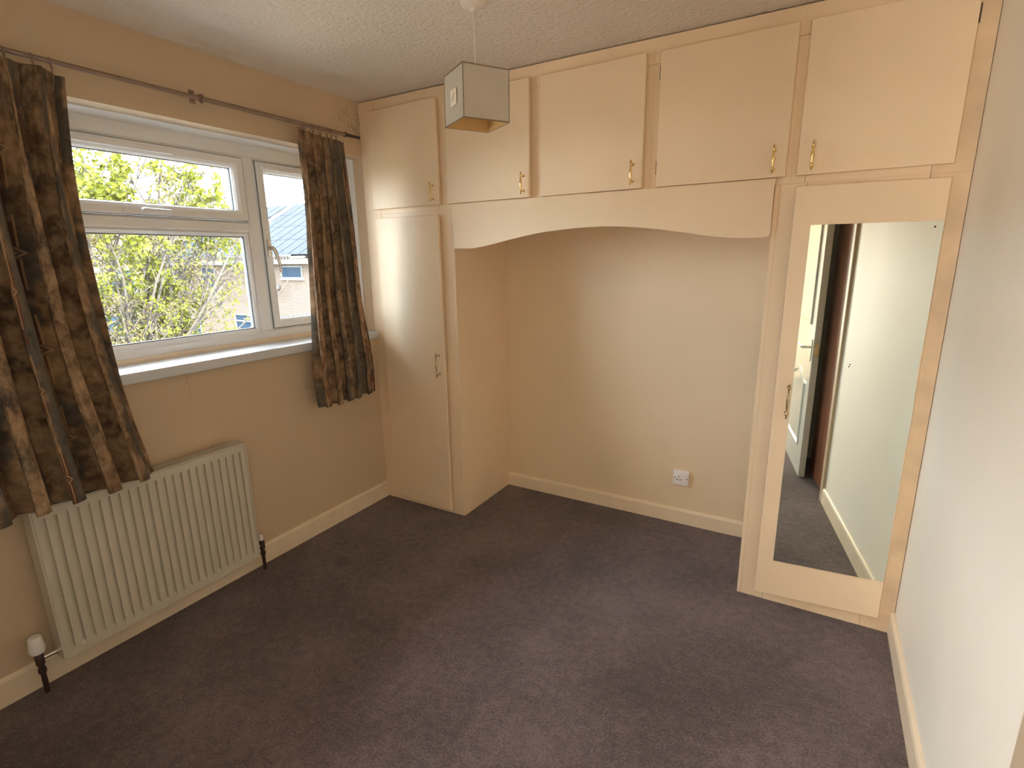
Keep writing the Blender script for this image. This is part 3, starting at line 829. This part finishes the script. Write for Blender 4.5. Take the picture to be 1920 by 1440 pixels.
HY, HX0, HX1, EZ = 16.0, -34.4, -14.0, 1.46
house = thing('house', 'brick house with panels on its roof across the yard', 'house', (-24, 20, GZ))
bx('wall', 'brick_pink', house, HX0, HX1, HY, HY+11, GZ, EZ, bev=0)
def roof_pt(x, s): return (x, HY-.45+s*math.cos(.517), 1.78+s*math.sin(.517))
RLEN = 7.0
bm = bmesh.new()
prism(bm, [(HY-.05, 1.70), (HY-.05+RLEN*math.cos(.517), 1.70+RLEN*math.sin(.517)), (HY+2*RLEN*math.cos(.517), 1.70)], 0, HX0-.1, HX1)
finish(bm, 'roof', 'roof_slate', house)
EX1 = -19.9
bx('fascia', 'fascia_white', house, HX0-.1, EX1, HY-.44, HY, EZ-.02, 1.70, bev=0)
bm = bmesh.new()
for k in range(60):
    x = HX0 + k*.24
    if x > EX1: break
    tube(bm, [(x, HY-.50, 1.735), (x, HY-.1, 1.78)], .07, 6)
vt = finish(bm, 'eave_tiles', 'verge_tile', house, True)
bx('gutter', 'gutter_grey', house, HX0-.1, EX1-1.0, HY-.56, HY-.44, 1.80, 1.90, bev=.01)
# panels on the slope
ang = .517
ca, sa_ = math.cos(ang), math.sin(ang)
def slope_box(bm, x0, x1, s0, s1, n0, n1):
    vs_ = box(bm, x0, x1, s0, s1, n0, n1)
    for v in vs_:
        s, n_ = v.co.y, v.co.z
        v.co.y = HY-.30+s*ca-n_*sa_; v.co.z = 1.80+s*sa_+n_*ca
pw, pl_ = .86, 1.62
for x_lo, x_hi in ((HX0+.1, -27.85), (-27.45, HX1-.2)):
    nx_ = int((x_hi-x_lo)/pw)
    for i in range(nx_):
        for j in range(4):
            bm = bmesh.new(); slope_box(bm, x_lo+i*pw+.04, x_lo+(i+1)*pw-.04, .12+j*(pl_+.03), .12+j*(pl_+.03)+pl_, .03, .07)
            finish(bm, 'roof_panel', 'panel_blue', house)
bm = bmesh.new()
for k in range(13):
    slope_box(bm, -27.80, -27.52, .05+k*.52, .05+k*.52+.50, .02, .15+.02*(k % 2))
finish(bm, 'verge', 'verge_tile', house)
for a, z0, z1, sp in (((-22.4, -20.7), .68, 1.36, None), ((-32.6, -31.25), .70, 1.33, None), ((-29.68, -28.35), 0.0, 1.36, .66), ((-34.2, -33.5), .65, 1.38, None),
                  ((-33.9, -32.6), -2.5, -1.5, .7), ((-31.9, -30.6), -2.9, -1.7, .6), ((-27.0, -25.2), -2.7, -1.3, .7)):
    house_window(house, 'x', a, z0, z1, HY, None, sp)
bm = bmesh.new(); box(bm, -22.95, -22.6, HY-.25, HY, .15, .32, bev=.03); tube(bm, [(-22.7, HY-.2, .2), (-22.62, HY-.32, .08)], .07, 8)
finish(bm, 'wall_lamp', 'fascia_white', house)

h2 = thing('house', 'pale buff brick house wing seen behind the tree branches', 'house', (-40, 6, GZ))
bx('wall', 'brick_buff', h2, -44, -34.6, -16, HY+9, GZ, 3.6, bev=0)
bm = bmesh.new(); prism(bm, [(-34.56, 3.5), (-34.56, 3.7), (-39.3, 6.4), (-44.4, 3.7), (-44.4, 3.5)], 1, -16.2, HY+9.2)
finish(bm, 'roof', 'verge_tile', h2)
for a, z0, z1, sp in (((9.5, 11.2), -.2, 1.3, .6), ((13.2, 14.6), -.2, 1.3, .6), ((5, 7), -.2, 1.3, .6), ((8.6, 10.9), -3.3, -1.4, None), ((12.4, 14.4), -2.8, -1.4, .7)):
    house_window(h2, 'y', a, z0, z1, -34.6, None, sp)

# tree close to the window
tree = thing('tree', 'young tree with lime green spring leaves outside the window', 'tree', (-8.5, 2.0, GZ))
rnd = random.Random(21)
bmT = bmesh.new(); tips = []
def rv(): return Vector((rnd.gauss(0, 1), rnd.gauss(0, 1), rnd.gauss(0, 1))).normalized()
def arc(p, q, sag, n):
    side = rv()*.16*(q-p).length
    return [p.lerp(q, k/n) + side*math.sin(math.pi*k/n) + Vector((0, 0, sag*math.sin(math.pi*k/n))) + rv()*.02 for k in range(n+1)]
top = Vector((-8.5, 2.1, -1.0))
tube(bmT, [Vector((-8.5, 2.0, GZ)), Vector((-8.46, 2.05, -2.4)), top], [.16, .13, .11], 10)
limbs = []
for k in range(30):
    y = rnd.uniform(.3, 4.9); z = rnd.uniform(-.75, 4.1) if y < 4.2 else rnd.uniform(-.3, 3.5); x = rnd.uniform(-10.2, -6.9)
    limbs.append(Vector((x, y, z)))
limbs += [Vector((-8.2, 5.05, 3.4)), Vector((-8.0, 4.6, 2.9)), Vector((-9.0, 5.2, .35)), Vector((-8.4, 4.7, 1.1)), Vector((-8.6, 4.9, -.2)), Vector((-8.2, 4.4, 3.5)), Vector((-8.0, 3.7, 3.3))]
limbs += [Vector((rnd.uniform(-9.5, -7.5), rnd.uniform(1.3, 4.3), rnd.uniform(2.3, 4.0))) for _ in range(22)]
for q in limbs:
    pts = arc(top - Vector((0, 0, rnd.uniform(0, .6))), q, rnd.uniform(-.05, .25), 9)
    L = (q-top).length; r0 = .009+.0035*L
    tube(bmT, pts, [r0*(1-.8*i/9)+.004 for i in range(10)], 6, cap=False)
    for i in range(3, 10):
        if (pts[i].y+2.38)/(2.375-pts[i].x) > .655: continue
        for _ in range(2):
            p = pts[i]; d = ((pts[i]-pts[i-1]).normalized()*.6 + rv()*.8 + Vector((0, 0, .15))).normalized()
            tw = arc(p, p+d*rnd.uniform(.35, .85), .02, 4)
            tube(bmT, tw, [.010, .008, .007, .006, .005], 4, cap=False)
            for j in range(1, 5):
                d2_ = ((tw[j]-tw[j-1]).normalized()*.6 + rv()*.8).normalized(); e = tw[j]+d2_*rnd.uniform(.12, .34)
                tube(bmT, [tw[j], tw[j].lerp(e, .5)+rv()*.012, e], [.005, .0045, .004], 3, cap=False)
                tips.append((tw[j], 3, d2_)); tips.append((tw[j].lerp(e, .5), 4, d2_)); tips.append((e, 5, d2_))
finish(bmT, 'branches', 'bark', tree, True)
def leaf(bm, p, d, n_, L, w):
    s = d.cross(n_).normalized()
    pts = [p, p+d*L*.35+s*w, p+d*L*.75+s*w*.7, p+d*L, p+d*L*.75-s*w*.7, p+d*L*.35-s*w]
    mid1, mid2 = p+d*L*.4-n_*w*.25, p+d*L*.75-n_*w*.2
    v = [bm.verts.new(x) for x in pts]; m1, m2 = bm.verts.new(mid1), bm.verts.new(mid2)
    bm.faces.new((v[0], v[1], m1)); bm.faces.new((v[1], v[2], m2, m1)); bm.faces.new((v[2], v[3], m2))
    bm.faces.new((v[3], v[4], m2)); bm.faces.new((v[4], v[5], m1, m2)); bm.faces.new((v[5], v[0], m1))
bmL, bmB = bmesh.new(), bmesh.new()
for p, dep_, d in tips:
    if p.z < -2.0 or (p.y+2.38)/(2.375-p.x) > .672: continue
    lush = mnoise.noise(p*1.15) + (.12 if p.y < 3.0 else -.04)     # some sprays are in full leaf, the rest in bud
    if lush > (.07 if p.z > 1.8 else .17):
        for _ in range(3 if dep_ < 5 else 6): leaf(bmL, p+rv()*rnd.uniform(0, .09), (rv()+Vector((0, 0, -.3))).normalized(), rv(), rnd.uniform(.055, .10)*(1.2 if p.z > 1.8 else .85), rnd.uniform(.017, .028)*(1.3 if p.z > 1.8 else .85))
    elif dep_ == 5 or rnd.random() < .6:
        for _ in range(2): leaf(bmB if rnd.random() < .75 else bmL, p+rv()*rnd.uniform(0, .03), (rv()+d*.6).normalized(), rv(), rnd.uniform(.04, .075)*(1.3 if p.z > 1.8 else 1), rnd.uniform(.012, .020)*(1.4 if p.z > 1.8 else 1))
o = finish(bmL, 'leaves', 'leaf_lime', tree); o['kind'] = 'stuff'
o = finish(bmB, 'leaf_buds', 'leaf_bud', tree); o['kind'] = 'stuff'
print('leaf counts', len(tips))
